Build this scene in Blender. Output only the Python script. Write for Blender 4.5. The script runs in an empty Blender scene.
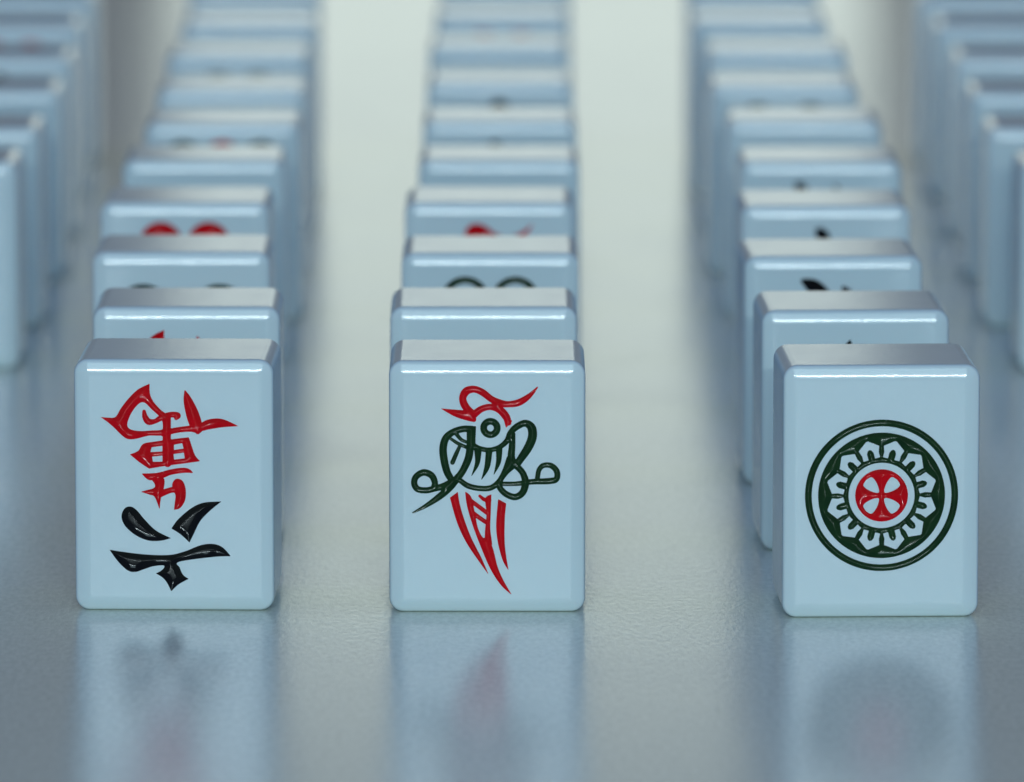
import bpy, math, random
import numpy as np
from mathutils import kdtree, Vector
from mathutils.geometry import tessellate_polygon
random.seed(7)
MM = 0.001
sc = bpy.context.scene
COL = sc.collection

# ------------------------------------------------------------------ materials
def new_mat(name):
    m = bpy.data.materials.new(name); m.use_nodes = True
    nt = m.node_tree
    return m, nt, nt.nodes['Principled BSDF']

def tile_material():
    m, nt, p = new_mat('glossy_tile_resin')
    N = nt.nodes.new; L = nt.links.new
    tc = N('ShaderNodeTexCoord')
    n1 = N('ShaderNodeTexNoise'); n1.inputs['Scale'].default_value = 90; n1.inputs['Detail'].default_value = 4
    L(tc.outputs['Object'], n1.inputs['Vector'])
    oi = N('ShaderNodeObjectInfo')
    mx = N('ShaderNodeMath'); mx.operation = 'MULTIPLY_ADD'; mx.inputs[1].default_value = .35; mx.inputs[2].default_value = 0
    L(n1.outputs['Fac'], mx.inputs[0])
    ad = N('ShaderNodeMath'); ad.operation = 'MULTIPLY_ADD'; ad.inputs[1].default_value = .5
    L(oi.outputs['Random'], ad.inputs[0]); L(mx.outputs[0], ad.inputs[2])
    cr = N('ShaderNodeValToRGB')
    cr.color_ramp.elements[0].position = 0.0; cr.color_ramp.elements[0].color = (*TILE_A, 1)
    cr.color_ramp.elements[1].position = 0.9; cr.color_ramp.elements[1].color = (*TILE_B, 1)
    L(ad.outputs[0], cr.inputs['Fac']); L(cr.outputs['Color'], p.inputs['Base Color'])
    n2 = N('ShaderNodeTexNoise'); n2.inputs['Scale'].default_value = 260; n2.inputs['Detail'].default_value = 5
    L(tc.outputs['Object'], n2.inputs['Vector'])
    mr = N('ShaderNodeMapRange'); mr.inputs['To Min'].default_value = .08; mr.inputs['To Max'].default_value = .15
    L(n2.outputs['Fac'], mr.inputs['Value'])
    sx = N('ShaderNodeSeparateXYZ'); L(tc.outputs['Normal'], sx.inputs[0])     # polished face, satin sides
    sr = N('ShaderNodeMapRange'); sr.inputs['From Min'].default_value = -.5; sr.inputs['From Max'].default_value = 0
    sr.inputs['To Min'].default_value = 0; sr.inputs['To Max'].default_value = .06
    L(sx.outputs['Y'], sr.inputs['Value'])
    sa = N('ShaderNodeMath'); sa.operation = 'ADD'; L(mr.outputs[0], sa.inputs[0]); L(sr.outputs[0], sa.inputs[1])
    L(sa.outputs[0], p.inputs['Roughness'])
    n3 = N('ShaderNodeTexNoise'); n3.inputs['Scale'].default_value = 1400; n3.inputs['Detail'].default_value = 2
    L(tc.outputs['Object'], n3.inputs['Vector'])
    bp = N('ShaderNodeBump'); bp.inputs['Strength'].default_value = .10; bp.inputs['Distance'].default_value = .00012
    L(n3.outputs['Fac'], bp.inputs['Height']); L(bp.outputs['Normal'], p.inputs['Normal'])
    p.inputs['IOR'].default_value = 1.52
    p.inputs['Subsurface Weight'].default_value = .25
    p.inputs['Subsurface Radius'].default_value = (.6, .9, 1.0)
    p.inputs['Subsurface Scale'].default_value = .0015
    return m

def paint_material(name, col, col2):
    m, nt, p = new_mat(name)
    N = nt.nodes.new; L = nt.links.new
    tc = N('ShaderNodeTexCoord')
    n1 = N('ShaderNodeTexNoise'); n1.inputs['Scale'].default_value = 500; n1.inputs['Detail'].default_value = 3
    L(tc.outputs['Object'], n1.inputs['Vector'])
    cr = N('ShaderNodeValToRGB')
    cr.color_ramp.elements[0].position = .3; cr.color_ramp.elements[0].color = (*col, 1)
    cr.color_ramp.elements[1].position = .75; cr.color_ramp.elements[1].color = (*col2, 1)
    L(n1.outputs['Fac'], cr.inputs['Fac']); L(cr.outputs['Color'], p.inputs['Base Color'])
    n2 = N('ShaderNodeTexNoise'); n2.inputs['Scale'].default_value = 420; n2.inputs['Detail'].default_value = 1
    L(tc.outputs['Object'], n2.inputs['Vector'])
    bp = N('ShaderNodeBump'); bp.inputs['Strength'].default_value = .5; bp.inputs['Distance'].default_value = .0002
    L(n2.outputs['Fac'], bp.inputs['Height']); L(bp.outputs['Normal'], p.inputs['Normal'])
    p.inputs['Roughness'].default_value = .07
    p.inputs['Specular IOR Level'].default_value = .36
    p.inputs['IOR'].default_value = 1.42
    return m

def table_material():
    m, nt, p = new_mat('satin_tabletop')
    N = nt.nodes.new; L = nt.links.new
    tc = N('ShaderNodeTexCoord')
    # fine pebbled grain
    mp = N('ShaderNodeMapping'); mp.inputs['Scale'].default_value = (1, .38, 1)
    L(tc.outputs['Object'], mp.inputs['Vector'])
    n1 = N('ShaderNodeTexNoise'); n1.inputs['Scale'].default_value = 1300; n1.inputs['Detail'].default_value = 4; n1.inputs['Roughness'].default_value = .65
    L(mp.outputs[0], n1.inputs['Vector'])
    n2 = N('ShaderNodeTexNoise'); n2.inputs['Scale'].default_value = 60; n2.inputs['Detail'].default_value = 5
    L(tc.outputs['Object'], n2.inputs['Vector'])
    cr = N('ShaderNodeValToRGB')
    cr.color_ramp.elements[0].position = .3; cr.color_ramp.elements[0].color = (*TAB_A, 1)
    cr.color_ramp.elements[1].position = .7; cr.color_ramp.elements[1].color = (*TAB_B, 1)
    mxx = N('ShaderNodeMath'); mxx.operation = 'MULTIPLY_ADD'; mxx.inputs[1].default_value = .5
    h = N('ShaderNodeMath'); h.operation = 'MULTIPLY'; h.inputs[1].default_value = .5
    L(n1.outputs['Fac'], h.inputs[0]); L(n1.outputs['Fac'], mxx.inputs[0]); L(h.outputs[0], mxx.inputs[2])
    L(mxx.outputs[0], cr.inputs['Fac']); L(cr.outputs['Color'], p.inputs['Base Color'])
    mr = N('ShaderNodeMapRange'); mr.inputs['From Min'].default_value = .35; mr.inputs['From Max'].default_value = .65
    mr.inputs['To Min'].default_value = TAB_R; mr.inputs['To Max'].default_value = TAB_R + .008
    L(n2.outputs['Fac'], mr.inputs['Value'])
    n4 = N('ShaderNodeTexNoise'); n4.inputs['Scale'].default_value = 22; n4.inputs['Detail'].default_value = 3; n4.inputs['Distortion'].default_value = 1.5
    L(tc.outputs['Object'], n4.inputs['Vector'])
    m4 = N('ShaderNodeMapRange'); m4.inputs['From Min'].default_value = .52; m4.inputs['From Max'].default_value = .72
    m4.inputs['To Min'].default_value = 0; m4.inputs['To Max'].default_value = .02
    L(n4.outputs['Fac'], m4.inputs['Value'])
    a4 = N('ShaderNodeMath'); a4.operation = 'ADD'; L(mr.outputs[0], a4.inputs[0]); L(m4.outputs[0], a4.inputs[1])
    L(a4.outputs[0], p.inputs['Roughness'])
    bp = N('ShaderNodeBump'); bp.inputs['Strength'].default_value = TAB_BUMP; bp.inputs['Distance'].default_value = .0001
    L(n1.outputs['Fac'], bp.inputs['Height']); L(bp.outputs['Normal'], p.inputs['Normal'])
    p.inputs['IOR'].default_value = 1.5
    return m

TILE_A = (.64, .78, .79); TILE_B = (.74, .86, .85)
TAB_A = (.64, .68, .58); TAB_B = (.84, .88, .76)
TAB_R = .15; TAB_BUMP = .42
M_TILE = tile_material()
M_RED = paint_material('red_enamel', (.58, .001, .004), (.76, .002, .007))
M_BLACK = paint_material('black_enamel', (.004, .0035, .003), (.009, .008, .006))
M_GREEN = paint_material('dark_green_enamel', (.006, .028, .006), (.014, .05, .012))
M_TABLE = table_material()

# ------------------------------------------------------------------ tile body
W, H, D = 26.1, 33.9, 20.4         # width, height, depth in mm (standing on its short end)
RC, FA, BB, PA, RE = 1.9, 2.15, .5, .56, .50   # outline corner radius, front bevel across / deep, back bevel

def rrect(w, h, r, n=7):
    """rounded rectangle outline and its normals, counter clockwise seen from the front (-y)"""
    pts = []; nr = []
    for cx, cz, a0 in ((1, -1, -90), (1, 1, 0), (-1, 1, 90), (-1, -1, 180)):
        for i in range(n + 1):
            a = math.radians(a0 + 90 * i / n)
            pts.append((cx * (w / 2 - r) + r * math.cos(a), cz * (h / 2 - r) + r * math.sin(a)))
            nr.append((math.cos(a), math.sin(a)))
    return pts, nr

def body_data(patch=None):
    """verts, faces, vertex normals of a tile; origin at centre of its base; front face at y=-D/2"""
    V, F, NV = [], [], []
    rings = []
    steps = 14
    for i in range(steps + 1):                       # front bevel, from the flat face outwards
        t = math.radians(90 * i / steps)
        # a softly pillowed rim that ends in a small round corner
        u = FA * i / 8 * .84 if i <= 8 else None
        if u is None or u > FA - RE:
            a = math.radians(90) * max(0, (i - 7)) / (steps - 7)
            u = FA - RE + RE * math.sin(a)
        else: a = 0
        w_ = u / FA
        dep = PA * w_ ** 1.8 + RE * (1 - math.cos(a))
        sl = 1.8 * PA / FA * w_ ** .8
        n_ = math.atan(sl); n_ = n_ + (math.pi / 2 - n_) * math.sin(a) ** 2 if a else n_
        rings.append((FA - u, -D / 2 + dep, math.sin(n_), -math.cos(n_)))
    for i in range(5 + 1):
        t = math.radians(90 * i / 5)
        rings.append((BB * (1 - math.cos(t)), D / 2 - BB * (1 - math.sin(t)), math.cos(t), math.sin(t)))
    idx = []
    for ins, y, no, ny in rings:
        r = max(RC - ins, .35)
        pts, nr = rrect(W - 2 * ins, H - 2 * ins, r)
        base = len(V)
        for (x, z), (nx, nz) in zip(pts, nr):
            V.append((x, y, z + H / 2))
            n = Vector((nx * no, ny, nz * no)).normalized(); NV.append(tuple(n))
        idx.append(list(range(base, base + len(pts))))
    n = len(idx[0])
    for a, b in zip(idx[:-1], idx[1:]):
        for i in range(n):
            j = (i + 1) % n
            F.append((a[i], a[j], b[j], b[i]))
    F.append(tuple(reversed(idx[-1])))               # back
    if patch is None:
        F.append(tuple(idx[0]))
    else:
        PV, PF, loop = patch                          # engraved face mesh and its border loop
        base = len(V)
        V += PV; NV += [(0, -1, 0)] * len(PV); F += [tuple(k + base for k in f) for f in PF]
        outer = [Vector((V[k][0], V[k][2], 0)) for k in idx[0]]
        inner = [Vector((PV[k][0], PV[k][2], 0)) for k in loop]
        mp = idx[0] + [base + k for k in loop]
        for tri in tessellate_polygon([outer, inner]):
            F.append(tuple(mp[k] for k in tri))
    for q, f in enumerate(F):                        # every face turned outwards
        a, b, c = [Vector(V[k]) for k in f[:3]]
        nn = (b - a).cross(c - a)
        if nn.length < 1e-9 and len(f) > 3: nn = (Vector(V[f[2]]) - a).cross(Vector(V[f[3]]) - a)
        if nn.dot(sum((Vector(NV[k]) for k in f), Vector())) < 0: F[q] = tuple(reversed(f))
    return V, F, NV

def mesh_from(name, V, F, mat, NV=None, smooth=True):
    me = bpy.data.meshes.new(name)
    me.from_pydata([(x * MM, y * MM, z * MM) for x, y, z in V], [], F)
    me.polygons.foreach_set('use_smooth', [smooth] * len(me.polygons))
    me.materials.append(mat)
    me.update()
    if NV is not None:
        me.normals_split_custom_set_from_vertices(NV)
    return me

# ------------------------------------------------------------------ engraved drawings
def spline(pts, sharp, closed, n=7):
    """Catmull-Rom through pts, straight tangents at sharp points"""
    P = np.array(pts, float); N = len(P); out = []
    rng = range(N if closed else N - 1)
    for i in rng:
        p1, p2 = P[i], P[(i + 1) % N]
        i0, i3 = i - 1, i + 2
        if closed: p0, p3 = P[i0 % N], P[i3 % N]
        else: p0, p3 = P[max(i0, 0)], P[min(i3, N - 1)]
        if sharp[i]: p0 = p1
        if sharp[(i + 1) % N]: p3 = p2
        for k in range(n):
            t = k / n
            out.append(.5 * ((2 * p1) + (-p0 + p2) * t + (2 * p0 - 5 * p1 + 4 * p2 - p3) * t * t + (-p0 + 3 * p1 - 3 * p2 + p3) * t ** 3))
    if not closed: out.append(P[-1])
    return np.array(out)

def sdf_poly(G, P):
    d = np.full(len(G), 1e9); s = np.zeros(len(G), bool)
    for i in range(len(P)):
        a, b = P[i], P[(i + 1) % len(P)]
        e = b - a; l = e.dot(e)
        if l < 1e-12: continue
        w = G - a
        t = np.clip(w.dot(e) / l, 0, 1)
        q = w - t[:, None] * e
        d = np.minimum(d, (q * q).sum(1))
        c = (a[1] > G[:, 1]) != (b[1] > G[:, 1])
        if a[1] != b[1]:
            x = (b[0] - a[0]) * (G[:, 1] - a[1]) / (b[1] - a[1]) + a[0]
            s ^= c & (G[:, 0] < x)
    return np.where(s, -1, 1) * np.sqrt(d)

def sdf_stroke(G, P):
    """P rows x, y, radius"""
    d = np.full(len(G), 1e9)
    for i in range(len(P) - 1):
        a, b = P[i, :2], P[i + 1, :2]; e = b - a; l = e.dot(e)
        if l < 1e-12: continue
        w = G - a
        t = np.clip(w.dot(e) / l, 0, 1)
        q = w - t[:, None] * e
        d = np.minimum(d, np.sqrt((q * q).sum(1)) - (P[i, 2] + t * (P[i + 1, 2] - P[i, 2])))
    return d

class Draw:
    """a drawing in its own sketch units, mapped by fn(x, y) -> (u, v) mm from the middle of the face, scale k mm per unit"""
    def __init__(s, fn, k): s.fn = fn; s.k = k; s.ops = []
    def pts(s, P): return np.array([s.fn(p[0], p[1]) for p in P])
    def poly(s, P, cut=False, smooth=True):
        sh = [(len(p) > 2) or not smooth for p in P]
        s.ops.append(('cut' if cut else 'add', 'poly', spline(s.pts(P), sh, True))); return s
    def stroke(s, P, smooth=True):
        q = np.array([(*s.fn(p[0], p[1]), p[2] * s.k) for p in P])
        s.ops.append(('add', 'stroke', spline(q, [not smooth] * len(q), False))); return s
    def disc(s, x, y, r, cut=False):
        u, v = s.fn(x, y); s.ops.append(('cut' if cut else 'add', 'disc', (u, v, r * s.k))); return s
    grow = 0
    def sdf(s, G):
        d = np.full(len(G), 1e3)
        for how, kind, dat in s.ops:
            if kind == 'poly': e = sdf_poly(G, dat)
            elif kind == 'stroke': e = sdf_stroke(G, dat)
            else: e = np.hypot(G[:, 0] - dat[0], G[:, 1] - dat[1]) - dat[2]
            d = np.minimum(d, e) if how == 'add' else np.maximum(d, -e)
        return d - s.grow

DEPTH, LIP = .40, 1.0
def march(S, us, vs):
    """faces of the region S<0 on the grid; returns verts (u, v), faces, indices of verts on the contour"""
    nu, nv = len(us), len(vs)
    V, F, key, edge = [], [], {}, []
    def corner(i, j):
        k = (i, j)
        if k not in key: key[k] = len(V); V.append((us[i], vs[j]))
        return key[k]
    def cross(a, b):
        k = (min(a, b), max(a, b))
        if k not in key:
            sa, sb = S[k[0][1], k[0][0]], S[k[1][1], k[1][0]]
            t = sa / (sa - sb)
            key[k] = len(V); edge.append(len(V))
            V.append((us[k[0][0]] + t * (us[k[1][0]] - us[k[0][0]]), vs[k[0][1]] + t * (vs[k[1][1]] - vs[k[0][1]])))
        return key[k]
    ins = S < 0
    cnt = ins[:-1, :-1].astype(int) + ins[1:, :-1] + ins[:-1, 1:] + ins[1:, 1:]
    for j, i in np.argwhere(cnt > 0):
        cs = [(i, j), (i + 1, j), (i + 1, j + 1), (i, j + 1)]
        if cnt[j, i] == 4:
            F.append(tuple(corner(*c) for c in cs)); continue
        f = []
        for q in range(4):
            a, b = cs[q], cs[(q + 1) % 4]
            ia, ib = ins[a[1], a[0]], ins[b[1], b[0]]
            if ia: f.append(corner(*a))
            if ia != ib: f.append(cross(a, b))
        F.append(tuple(f))
    return V, F, edge

def engrave(marks, step):
    """marks: list of (name, Draw, material). Returns (patch rect, white face mesh pieces, list of (name, mesh))"""
    hw, hh = W / 2 - FA - .1, H / 2 - FA - .06
    us = np.linspace(-hw, hw, int(2 * hw / step) + 1); vs = np.linspace(-hh, hh, int(2 * hh / step) + 1)
    gu, gv = np.meshgrid(us, vs); G = np.stack([gu.ravel(), gv.ravel()], 1)
    allS = None; out = []
    jit = 1e-5
    for name, dr, mat in marks:
        S = dr.sdf(G).reshape(gu.shape); S = np.where(np.abs(S) < jit, jit, S)
        for bd in (S[0], S[-1], S[:, 0], S[:, -1]): np.maximum(bd, .02, out=bd)      # drawings stop short of the rim
        allS = S if allS is None else np.minimum(allS, S)
        V, F, edge = march(S, us, vs)
        if not F: continue
        kd = kdtree.KDTree(len(edge))
        for q, e in enumerate(edge): kd.insert((V[e][0], V[e][1], 0), q)
        kd.balance(); es = set(edge); dep = np.zeros(len(V))
        for q, (u, v) in enumerate(V):
            if q not in es:
                dep[q] = DEPTH * math.sin(min(kd.find((u, v, 0))[2] / LIP, 1) * math.pi / 2)
        ea = np.array([(f[a], f[a - 1]) for f in F for a in range(len(f))])
        ea = np.concatenate([ea, ea[:, ::-1]]); fixed = np.array(edge)
        deg = np.bincount(ea[:, 0], minlength=len(V))
        for it in range(max(1, int(.10 / step ** 2 * .5))):      # paint settles into a rounded bottom
            dep = .5 * dep + .5 * np.bincount(ea[:, 0], weights=dep[ea[:, 1]], minlength=len(V)) / deg
            dep[fixed] = 0
        V3 = [(u, -D / 2 + d, v + H / 2) for (u, v), d in zip(V, dep)]
        out.append((name, mesh_from(name, V3, F, mat)))
    V, F, _ = march(-allS, us, vs)
    at = {(round(u, 5), round(v, 5)): k for k, (u, v) in enumerate(V)}
    per = [(u, vs[0]) for u in us] + [(us[-1], v) for v in vs[1:]] + [(u, vs[-1]) for u in us[-2::-1]] + [(us[0], v) for v in vs[-2:0:-1]]
    loop = [at[(round(u, 5), round(v, 5))] for u, v in reversed(per)]
    return [(u, -D / 2, v + H / 2) for u, v in V], F, loop, out

def tile_with(marks, step):
    PV, PF, loop, parts = engrave(marks, step)
    V, F, NV = body_data((PV, PF, loop))
    return mesh_from('mahjong_tile', V, F, M_TILE, NV), parts

# sketch mappings: units of a sketch -> mm on the face (v up)
def mapping(ox, oy, zoom, cx, cy):
    return (lambda x, y: ((ox + x / zoom - cx) / 7.5, -(oy + y / zoom - cy) / 7.42)), 1 / zoom / 7.46
def rot(fn, dv=0, du=0): return lambda x, y: tuple((-fn(x, y)[0] + du, -fn(x, y)[1] + dv))

def character_marks(turn=False):
    fn, k = mapping(90, 370, 6.4, 173.8, 485.3)
    fb, _ = mapping(90, 480, 6.4, 173.8, 485.3)
    if turn: fn, fb = rot(fn, -1.4, -1.2), rot(fb, -1.4, -1.2)
    r = Draw(fn, k)
    r.poly([(75,298,1),(125,303),(172,298),(205,245),(255,180),(315,122),(388,85,1),(390,150),(412,200),(455,250),(500,290),(505,350),(470,412),(380,418),(300,438),(250,440),(215,420),(165,370),(120,330)])
    r.poly([(330,207),(360,210),(398,248),(445,292),(462,318),(468,345),(464,378),(400,384),(320,388),(262,375),(246,345),(264,290),(295,240)], cut=True)
    r.stroke([(352,262,11),(358,298,18),(380,328,21),(420,325,15),(465,300,19),(520,283,18),(562,288,20),(553,305,13)])
    r.stroke([(495,305,25),(493,450,26),(497,595,24)])
    r.stroke([(470,402,20),(560,381,18),(640,372,20),(690,372,30)])
    r.disc(688,392,16)
    r.poly([(607,122,1),(642,165),(680,235),(702,290),(714,345),(690,375),(650,370),(630,335),(612,270),(600,190)])
    r.poly([(700,345),(740,318),(800,306),(860,315),(945,355,1),(850,362),(760,376),(715,386),(690,370)])
    r.poly([(260,538,1),(312,515),(345,470),(420,455),(540,438),(632,427,1),(652,490),(672,545),(703,580,1),(600,595),(480,612),(380,629,1),(320,588)])
    for q in ([(398,492),(465,482),(465,518),(390,523)], [(538,475),(590,465),(598,500),(538,508)], [(400,552),(465,545),(465,583),(405,585)], [(535,535),(600,525),(605,562),(538,570)]):
        r.poly([(*p, 1) for p in q], cut=True)
    r.poly([(332,660,1),(430,655),(520,632),(600,622),(640,635),(658,657,1),(600,655),(520,668),(460,692),(380,702)])
    r.poly([(398,690),(470,688),(475,740),(455,810),(445,892,1),(415,812),(380,795),(325,777,1),(370,765),(410,752),(416,730)])
    r.stroke([(450,790,22),(515,766,18),(560,760,24)])
    r.poly([(560,692),(592,708),(610,760),(606,830),(575,880),(535,893,1),(540,850),(545,800),(530,765),(525,730),(538,702)])
    b = Draw(fb, k)
    b.poly([(205,230),(225,180),(262,168),(300,190),(350,250),(420,320),(515,370,1),(450,387),(370,385),(290,350),(225,290)])
    b.poly([(518,308,1),(560,250),(640,180),(720,142),(835,133,1),(760,195),(700,260),(660,340),(632,398,1),(575,345)])
    b.poly([(127,445,1),(200,457),(350,475),(500,478),(600,455),(700,415),(780,406),(840,428),(892,485,1),(780,490),(565,522),(570,560),(590,605),(625,631,1),(560,668),(515,712,1),(490,660),(462,625),(418,597,1),(450,580),(470,560),(465,545),(400,552),(340,572),(290,588),(240,578),(180,520)])
    return [('red_character', r, M_RED), ('black_character', b, M_BLACK)]

def bird_marks():
    fn, k = mapping(400, 380, 6.0235, 487.4, 487.8)
    c = Draw(fn, k)
    c.poly([(250,176,1),(320,182),(400,187),(440,180),(458,225),(453,255),(400,246),(325,220)])
    c.stroke([(440,208,20),(397,165,22),(380,115,21),(402,72,23),(450,60,20),(500,80,20),(550,118,19),(600,143,22),(650,150,18),(710,142,20),(760,115,17),(800,80,10),(828,48,3)])
    c.stroke([(440,218,22),(490,180,19),(545,166,18),(600,182,22),(640,225,22),(655,262,16)])
    c.poly([(620,220,1),(677,250,1),(640,292,1)])
    e = Draw(fn, k); e.disc(546, 293, 61); e.disc(546, 293, 20, cut=True)
    g = Draw(fn, k)
    g.poly([(415,282,1),(458,284,1),(455,350),(450,420),(415,420),(405,330)])
    g.stroke([(435,300,19),(380,299,18),(320,318,18),(278,355,20),(262,415,21),(268,485,21),(285,555,20),(312,605,18)])
    g.stroke([(428,300,18),(425,390,20),(415,470,21),(380,550,19),(345,597,20),(300,652,20),(240,705,18),(160,760,11),(80,803,3)])
    g.stroke([(305,355,7),(350,385,9),(410,412,9)]); g.stroke([(335,320,11),(370,362,9),(405,378,8)]); g.stroke([(365,395,8),(340,450,11),(318,500,12)])
    g.stroke([(440,395,15),(480,415,13),(540,425,13),(600,408,13),(645,370,15),(665,325,16),(700,288,18),(755,264,19),(793,292,24),(797,350,25),(770,415,24),(730,475,21),(700,520,18)])
    g.stroke([(680,330,14),(676,400,18),(672,470,20),(690,515,18)])
    g.stroke([(360,605,14),(410,640,15),(480,656,15),(550,652,15),(600,612,15),(635,550,16),(665,480,22)])
    g.stroke([(690,510,18),(738,560,17),(756,620,20),(740,680,19),(695,708,18),(640,690,17),(602,650,16),(604,610,15),(640,560,14),(680,525,14)])
    g.stroke([(600,628,11),(700,628,12),(800,616,15),(900,612,17),(942,600,16),(945,555,16),(912,520,15),(865,518,14),(838,545,13),(828,595,13)])
    for q in ([(450,425,1),(492,425,1),(478,510),(433,580,1),(455,500)], [(520,425,1),(557,425,1),(540,530),(493,602,1),(512,520)], [(580,415,1),(617,408,1),(607,500),(567,572,1),(582,490)]): g.poly(q)
    g.stroke([(340,600,15),(270,640,18),(215,656,17),(160,668,17),(108,660,17),(88,625,17),(100,585,17),(145,560,18),(192,578,18),(212,620,17),(205,650,15)])
    g.grow = .045; c.grow = .02
    t = Draw(fn, k)
    def Y(P): return [(p[0], p[1] + 602, *p[2:]) for p in P]
    t.poly(Y([(302,110,1),(350,75,1),(360,140),(385,230),(430,350),(490,470),(538,580,1),(480,500),(400,380),(345,260)]))
    t.poly(Y([(393,72,1),(430,105),(450,190),(470,290),(500,350),(530,350),(562,420),(590,530),(630,620),(677,700,1),(610,640),(545,540),(485,400),(440,280),(405,160)]))
    t.poly(Y([(515,115),(552,90,1),(548,200),(545,300),(555,400),(520,420),(512,330),(522,210)]))
    t.stroke(Y([(425,125,12),(470,160,13),(530,205,13)])); t.stroke(Y([(445,205,13),(485,235,13),(530,265,13)])); t.stroke(Y([(482,100,9),(510,122,12),(540,125,12)]))
    t.poly(Y([(592,118,1),(641,145,1),(632,250),(633,400),(655,550,1),(620,490),(590,380),(580,270)]))
    return [('red_crest', c, M_RED), ('green_eye', e, M_GREEN), ('green_wings', g, M_GREEN), ('red_tail', t, M_RED)]

def wheel_marks():
    fn, k = mapping(795, 405, 4.4686, 880.7, 491.8)
    cx, cy = 384, 403
    o = Draw(fn, k); o.disc(cx, cy, 339); o.disc(cx, cy, 309, cut=True)
    p = Draw(fn, k); p.disc(cx, cy, 281); p.disc(cx, cy, 146, cut=True)
    def pol(P, a): return [(cx + r * math.sin(a) + t * math.cos(a), cy - r * math.cos(a) + t * math.sin(a), 1) for r, t in P]
    for i in range(12):
        a = math.radians(14.5 + 30 * i)
        house = Draw(fn, k)
        p.poly(pol([(166,-38),(190,-38),(216,-47),(248,-4),(248,4),(216,47),(190,38),(166,38)], a), cut=True)
        p.poly(pol([(150,-15),(193,-15),(205,-9),(210,0),(205,9),(193,15),(150,15)], a))
    r = Draw(fn, k); r.disc(cx, cy, 117)
    for q in range(4):
        a = math.radians(90 * q)
        P = [(-13,-13),(-20,-50),(-42,-80),(-62,-74),(-74,-62),(-80,-42),(-50,-20)]
        r.poly([(cx + x * math.cos(a) - y * math.sin(a), cy + x * math.sin(a) + y * math.cos(a)) for x, y in P], cut=True)
    return [('outer_ring', o, M_GREEN), ('petal_ring', p, M_GREEN), ('red_centre', r, M_RED)]

ID = (lambda x, y: (x, y))
def dots_marks(rows):
    """rows of (x, y, radius, material name, part name)"""
    out = []
    for x, y, rad, mat, nm in rows:
        d = Draw(ID, 1); d.disc(x, y, rad); d.disc(x, y, rad * (.35 if mat == M_RED else .72), cut=True); d.disc(x, y, rad * .34)
        out.append((nm, d, mat))
    return out
def strokes_marks(spec, nm, mat):
    d = Draw(ID, 1)
    for s in spec: d.stroke(s)
    return (nm, d, mat)

def grid_dots(xs, ys, rad, f):
    return [(x, y, rad, *f(i, j)) for j, y in enumerate(ys) for i, x in enumerate(xs)]
G_ = (M_GREEN, 'green_dot'); R_ = (M_RED, 'red_dot')

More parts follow.
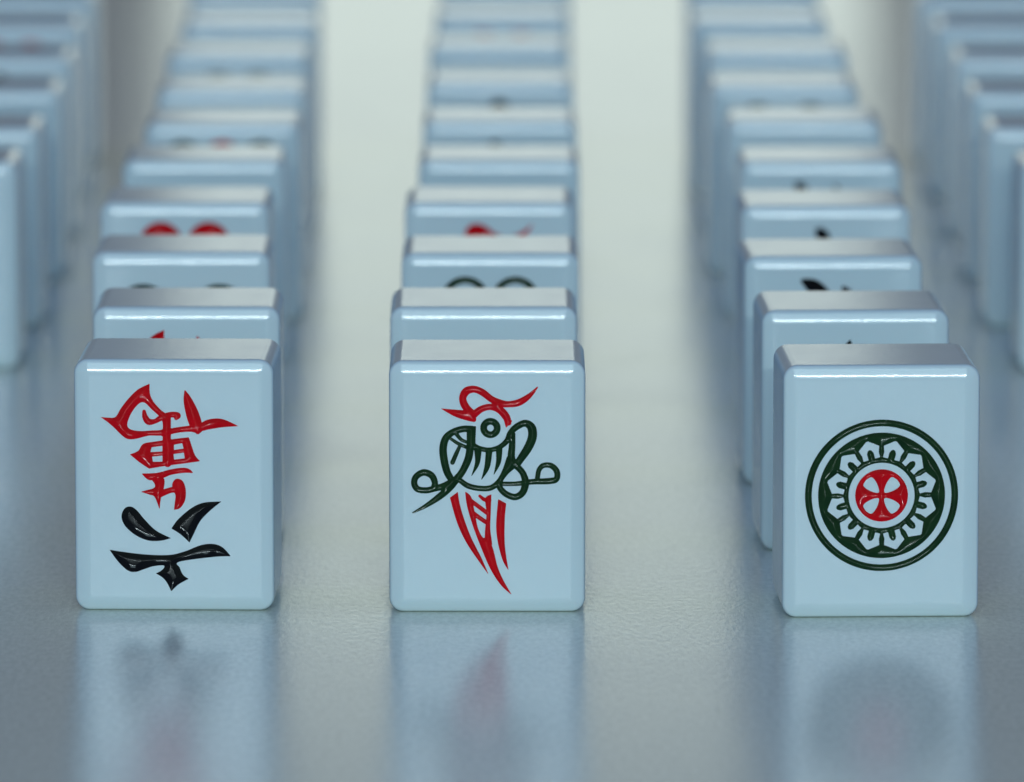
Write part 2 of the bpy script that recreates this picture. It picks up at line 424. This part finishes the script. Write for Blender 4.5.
# ------------------------------------------------------------------ build tiles
def link(name, me, parent=None):
    o = bpy.data.objects.new(name, me); COL.objects.link(o)
    if parent: o.parent = parent
    return o
PROTO = {}
def proto(kind):
    """(body mesh, [(part name, mesh)])"""
    if kind in PROTO: return PROTO[kind]
    st = .22
    if kind == 'blank':
        V, F, NV = body_data(); PROTO[kind] = (mesh_from('mahjong_tile', V, F, M_TILE, NV), [])
        return PROTO[kind]
    if kind == 'character': mk, st = character_marks(), .09
    elif kind == 'character_soft': mk, st = character_marks(), .15
    elif kind == 'bird': mk, st = bird_marks(), .08
    elif kind == 'bird_soft':
        mk, st = bird_marks(), .15; mk[0][1].disc(450, 115, 50)
    elif kind == 'wheel': mk, st = wheel_marks(), .08
    elif kind == 'character_turned': mk, st = character_marks(True), .15
    elif kind == 'low_green_dots': mk = dots_marks(grid_dots((-5.6, 5.6), (7.6, -7.6), 4.6, lambda i, j: G_))
    elif kind == 'wide_green_dots': mk = dots_marks(grid_dots((-4.7, 4.7), (10.6, 2.6, -5.4), 3.0, lambda i, j: G_))
    elif kind == 'red_dots': mk = dots_marks(grid_dots((-3.7, 3.7), (10.6, 2.6, -5.4), 3.3, lambda i, j: R_ if j == 0 else G_))
    elif kind == 'green_dots': mk = dots_marks(grid_dots((-3.7, 3.7), (9.9, 0, -9.9), 3.6, lambda i, j: G_))
    elif kind == 'three_dots': mk = dots_marks(grid_dots((-6.6, 0, 6.6), (11.2, 3.6, -3.6), 2.8, lambda i, j: R_ if i == 1 else G_))
    elif kind == 'red_pair': mk = dots_marks(grid_dots((-3.6, 3.6), (10.9, 3.0), 2.9, lambda i, j: R_))
    elif kind == 'slanted_strokes':
        mk = [strokes_marks([[(-4.6, 13.4, .25), (-2.8, 12.4, 1.1), (-1.0, 10.8, .9), (-.2, 9.9, .2)], [(1.4, 12.4, .2), (2.2, 11.2, .8), (2.6, 9.6, .7)], [(-6, 8, .3), (0, 8.2, .8), (6.4, 8.8, .4)], [(0, 8, .7), (-.2, 4.4, .6), (-3.4, 2.4, .3)]], 'black_character', M_BLACK)]
        mk += [strokes_marks([[(-4, -2, .5), (4, -1.6, .5)], [(0, 0, .5), (0, -12, .5)], [(-4, -6, .5), (4, -6, .5), (4, -10, .5), (-4, -10, .5), (-4, -6, .5)]], 'red_character', M_RED)]
    elif kind in ('centre_tip', 'left_tip', 'wide_tip'):
        dx = {'centre_tip': -.4, 'left_tip': -3.0, 'wide_tip': 0}[kind]; r0 = 1.5 if kind == 'wide_tip' else 1.0
        s = [[(dx - .7, 13.1, r0 * .5), (dx, 12.2, r0), (dx + .8, 10.6, .5)], [(-6, 8.6, .3), (0, 8.8, .8), (6.4, 9.4, .4)], [(-1, 8.4, .7), (-3, 5.4, .6), (-5, 3, .3)], [(1.6, 6.6, .4), (4, 4.0, .9), (5, 3, .4)]]
        if kind == 'left_tip': s.append([(2.3, 13.0, .2), (3.0, 11.9, .4), (3.6, 11, .3)])
        mk = [strokes_marks(s, 'black_character', M_BLACK), strokes_marks([[(-4, -2, .5), (4, -1.6, .5)], [(0, 0, .5), (0, -12, .5)], [(-4, -6, .5), (4, -6, .5), (4, -10, .5), (-4, -10, .5), (-4, -6, .5)]], 'red_character', M_RED)]
    PROTO[kind] = tile_with(mk, st)
    return PROTO[kind]

# rows of each column: x mm, y mm of the front face, turn in degrees, kind, label
C_ = 'middle column'; L_ = 'column behind the red and black character tile'; R__ = 'column behind the green wheel tile'
TILES = [
 (-44.8, 1.2, -1.2, 'character', 'white mahjong tile at front left with a red character above black brush strokes'),
 (-45.5, 51.5, .3, 'character_soft', 'tile directly behind the front left red and black character tile, two red tips showing'),
 (-48.7, 109.6, .0, 'low_green_dots', 'third tile of the left character column, two low dark dot tops just showing'),
 (-50.6, 167.9, -.5, 'red_dots', 'fourth tile of the left character column, with two red dot tops showing'),
 (-50.1, 222.7, .6, 'blank', 'tile right behind the one with two red dot tops, plain white strip'),
 (-48.9, 275.2, -.4, 'three_dots', 'blurred tile in the left character column with dark, red and dark dots in a row'),
 (-49.4, 327.3, .5, 'blank', 'blurred plain tile right behind the one with three dots in a row'),
 (-50.2, 385.5, -.3, 'green_dots', 'blurred tile with two dark dots far back in the left character column'),
 (-50.1, 441.1, .2, 'blank', 'blurred plain tile directly behind the far tile with two dark dots, left character column'),
 (-51.2, 497.2, .4, 'blank', 'farthest tile of the left character column, at the top edge of the photo'),
 (-3.3, .0, .0, 'bird', 'white mahjong tile at front centre with a red crested green bird and red tail'),
 (-4.0, 51.5, .2, 'blank', 'plain topped tile directly behind the bird tile'),
 (-3.2, 108.4, .0, 'green_dots', 'third tile of the middle bird column, with two dark green ring tops showing'),
 (-3.5, 167.9, -.3, 'bird_soft', 'fourth tile of the middle bird column, red crest tip and small red tick showing'),
 (-2.1, 222.7, .0, 'blank', 'plain tile behind the one with the red crest tip, middle bird column'),
 (-2.1, 278.2, .3, 'centre_tip', 'middle column tile with one small dark mark, nearer of the two with such marks'),
 (-2.1, 338.5, .0, 'wide_tip', 'middle column tile with one wider dark mark, farther of the two with such marks'),
 (-2.3, 398.7, -.2, 'blank', 'blurred plain middle column tile between the wide dark mark and the faint red pair'),
 (-1.8, 454.7, .0, 'red_pair', 'blurred far middle column tile with two faint red spots'),
 (-1.4, 512.2, .2, 'blank', 'farthest middle column tile, at the top edge of the photo'),
 (48.6, -3.9, 1.9, 'wheel', 'white mahjong tile at front right with a green petalled wheel around a red centre'),
 (47.5, 48.3, 1.7, 'character_turned', 'tile directly behind the green wheel tile, one black pointed tip showing'),
 (46.8, 105.0, 1.8, 'slanted_strokes', 'third tile of the right wheel column, with a slanted black stroke and a small tip'),
 (48.2, 164.1, 1.2, 'centre_tip', 'fourth tile of the right wheel column, with one black spot near its middle'),
 (49.9, 221.3, .3, 'left_tip', 'fifth tile of the right wheel column, with a black spot left of middle'),
 (49.5, 278.2, -.2, 'blank', 'blurred plain tile of the right wheel column, behind the black spot left of middle'),
 (48.0, 333.8, .4, 'wide_green_dots', 'blurred tile of the right wheel column with two faint wide dark marks'),
 (48.8, 390.8, .2, 'blank', 'blurred plain tile right behind the two faint wide dark marks, right wheel column'),
 (47.5, 446.9, 0., 'blank', 'second farthest tile of the right wheel column, near the top edge of the photo'),
 (48.0, 503.5, .3, 'blank', 'farthest tile of the right wheel column, at the top edge of the photo'),
 (-93.2, 219.9, .5, 'blank', 'nearest tile of the leftmost column, cut by the left edge of the photo'),
 (-92.5, 267.6, .0, 'blank', 'second nearest tile of the leftmost column'),
 (-92.5, 325.6, .6, 'blank', 'third nearest tile of the leftmost column'),
 (-93.5, 380.1, -.3, 'wide_tip', 'leftmost column tile with a faint dark smudge on its face'),
 (-95.2, 437.3, .2, 'red_pair', 'leftmost column tile with a faint reddish smudge near the top left corner'),
 (-95.6, 493.0, .0, 'blank', 'farthest tile of the leftmost column, at the top left corner of the photo'),
 (95.2, 217.2, .3, 'blank', 'nearest tile of the rightmost column, cut by the right edge of the photo'),
 (92.9, 267.6, -.4, 'blank', 'second nearest tile of the rightmost column'),
 (93.2, 322.3, .4, 'blank', 'third nearest tile of the rightmost column'),
 (93.9, 380.1, .0, 'blank', 'fourth nearest tile of the rightmost column'),
 (93.5, 437.3, .5, 'blank', 'second farthest tile of the rightmost column'),
 (93.4, 493.0, .2, 'blank', 'farthest tile of the rightmost column, near the top right corner of the photo'),
]
for x, y, rz, kind, label in TILES:
    me, parts = proto(kind)
    t = link('mahjong_tile', me)
    t.location = (x * MM, (y + D / 2) * MM, 0.00002); t.rotation_euler = (0, 0, math.radians(rz))
    if kind == 'character': t.scale.x = 1.018       # a hair wider than its neighbours
    t['label'] = label; t['category'] = 'mahjong tile'; t['group'] = 'mahjong tiles standing in five columns'
    for nm, pm in parts: link(nm, pm, t)

# ------------------------------------------------------------------ table
tm = bpy.data.meshes.new('tabletop')
tm.from_pydata([(-1.2, -1.3, 0), (1.2, -1.3, 0), (1.2, 2.2, 0), (-1.2, 2.2, 0), (-1.2, -1.3, -.03), (1.2, -1.3, -.03), (1.2, 2.2, -.03), (-1.2, 2.2, -.03)], [],
    [(0, 1, 2, 3), (7, 6, 5, 4), (0, 4, 5, 1), (1, 5, 6, 2), (2, 6, 7, 3), (3, 7, 4, 0)])
tm.materials.append(M_TABLE)
tb = link('tabletop', tm); tb['kind'] = 'structure'; tb['label'] = 'pale grey satin tabletop with soft reflections'

# ------------------------------------------------------------------ light
w = bpy.data.worlds.new('World'); sc.world = w; w.use_nodes = True
nt = w.node_tree; bg = nt.nodes['Background']; bg.inputs['Strength'].default_value = 1.0
tc = nt.nodes.new('ShaderNodeTexCoord'); sx = nt.nodes.new('ShaderNodeSeparateXYZ'); cr = nt.nodes.new('ShaderNodeValToRGB')
mr = nt.nodes.new('ShaderNodeMapRange'); mr.inputs['From Min'].default_value = -1; mr.inputs['From Max'].default_value = 1
nt.links.new(tc.outputs['Generated'], sx.inputs[0]); nt.links.new(sx.outputs['Y'], mr.inputs['Value'])
nt.links.new(mr.outputs[0], cr.inputs['Fac']); nt.links.new(cr.outputs['Color'], bg.inputs['Color'])
e = cr.color_ramp.elements                      # a room brighter and bluer in front of the tiles, dim behind them
e[0].position = .15; e[0].color = (.085, .14, .27, 1)
e[1].position = .97; e[1].color = (.175, .18, .15, 1)
q = e.new(.66); q.color = (.03, .062, .24, 1)
def area(name, loc, target, sx, sy, power, col):
    l = bpy.data.lights.new(name, 'AREA'); l.shape = 'RECTANGLE'; l.size = sx; l.size_y = sy; l.energy = power; l.color = col
    o = bpy.data.objects.new(name, l); COL.objects.link(o); o.location = loc
    o.rotation_euler = (Vector(target) - Vector(loc)).to_track_quat('-Z', 'Y').to_euler()
    return o
area('back_window_lamp', (.005, 2.3, .24), (0, .3, .1), .31, .42, .46, (.87, 1.0, .90))
area('front_strip_lamp', (0, -1.6, .44), (0, .1, .02), .64, .010, 6.5, (.84, .97, 1.0))
area('front_softbox', (0, -1.8, .75), (0, .1, .02), 0.7, 1.0, 8.0, (.67, .91, 1.0))

# ------------------------------------------------------------------ camera
cam = bpy.data.cameras.new('camera'); co = bpy.data.objects.new('camera', cam); COL.objects.link(co); sc.camera = co
co.location = (0, -.9843, .1794)
co.rotation_euler = (math.radians(90) - math.atan(1139 / 7500), 0, 0)
cam.sensor_width = 36; cam.lens = 36 * 7500 / 1024
cam.clip_start = .05; cam.clip_end = 50
cam.dof.use_dof = True; cam.dof.focus_distance = 1.000; cam.dof.aperture_fstop = cam.lens / 10.0

sc.view_settings.view_transform = 'Standard'; sc.view_settings.look = 'None'; sc.view_settings.exposure = 0
sc.render.engine = 'CYCLES'; sc.cycles.use_denoising = True
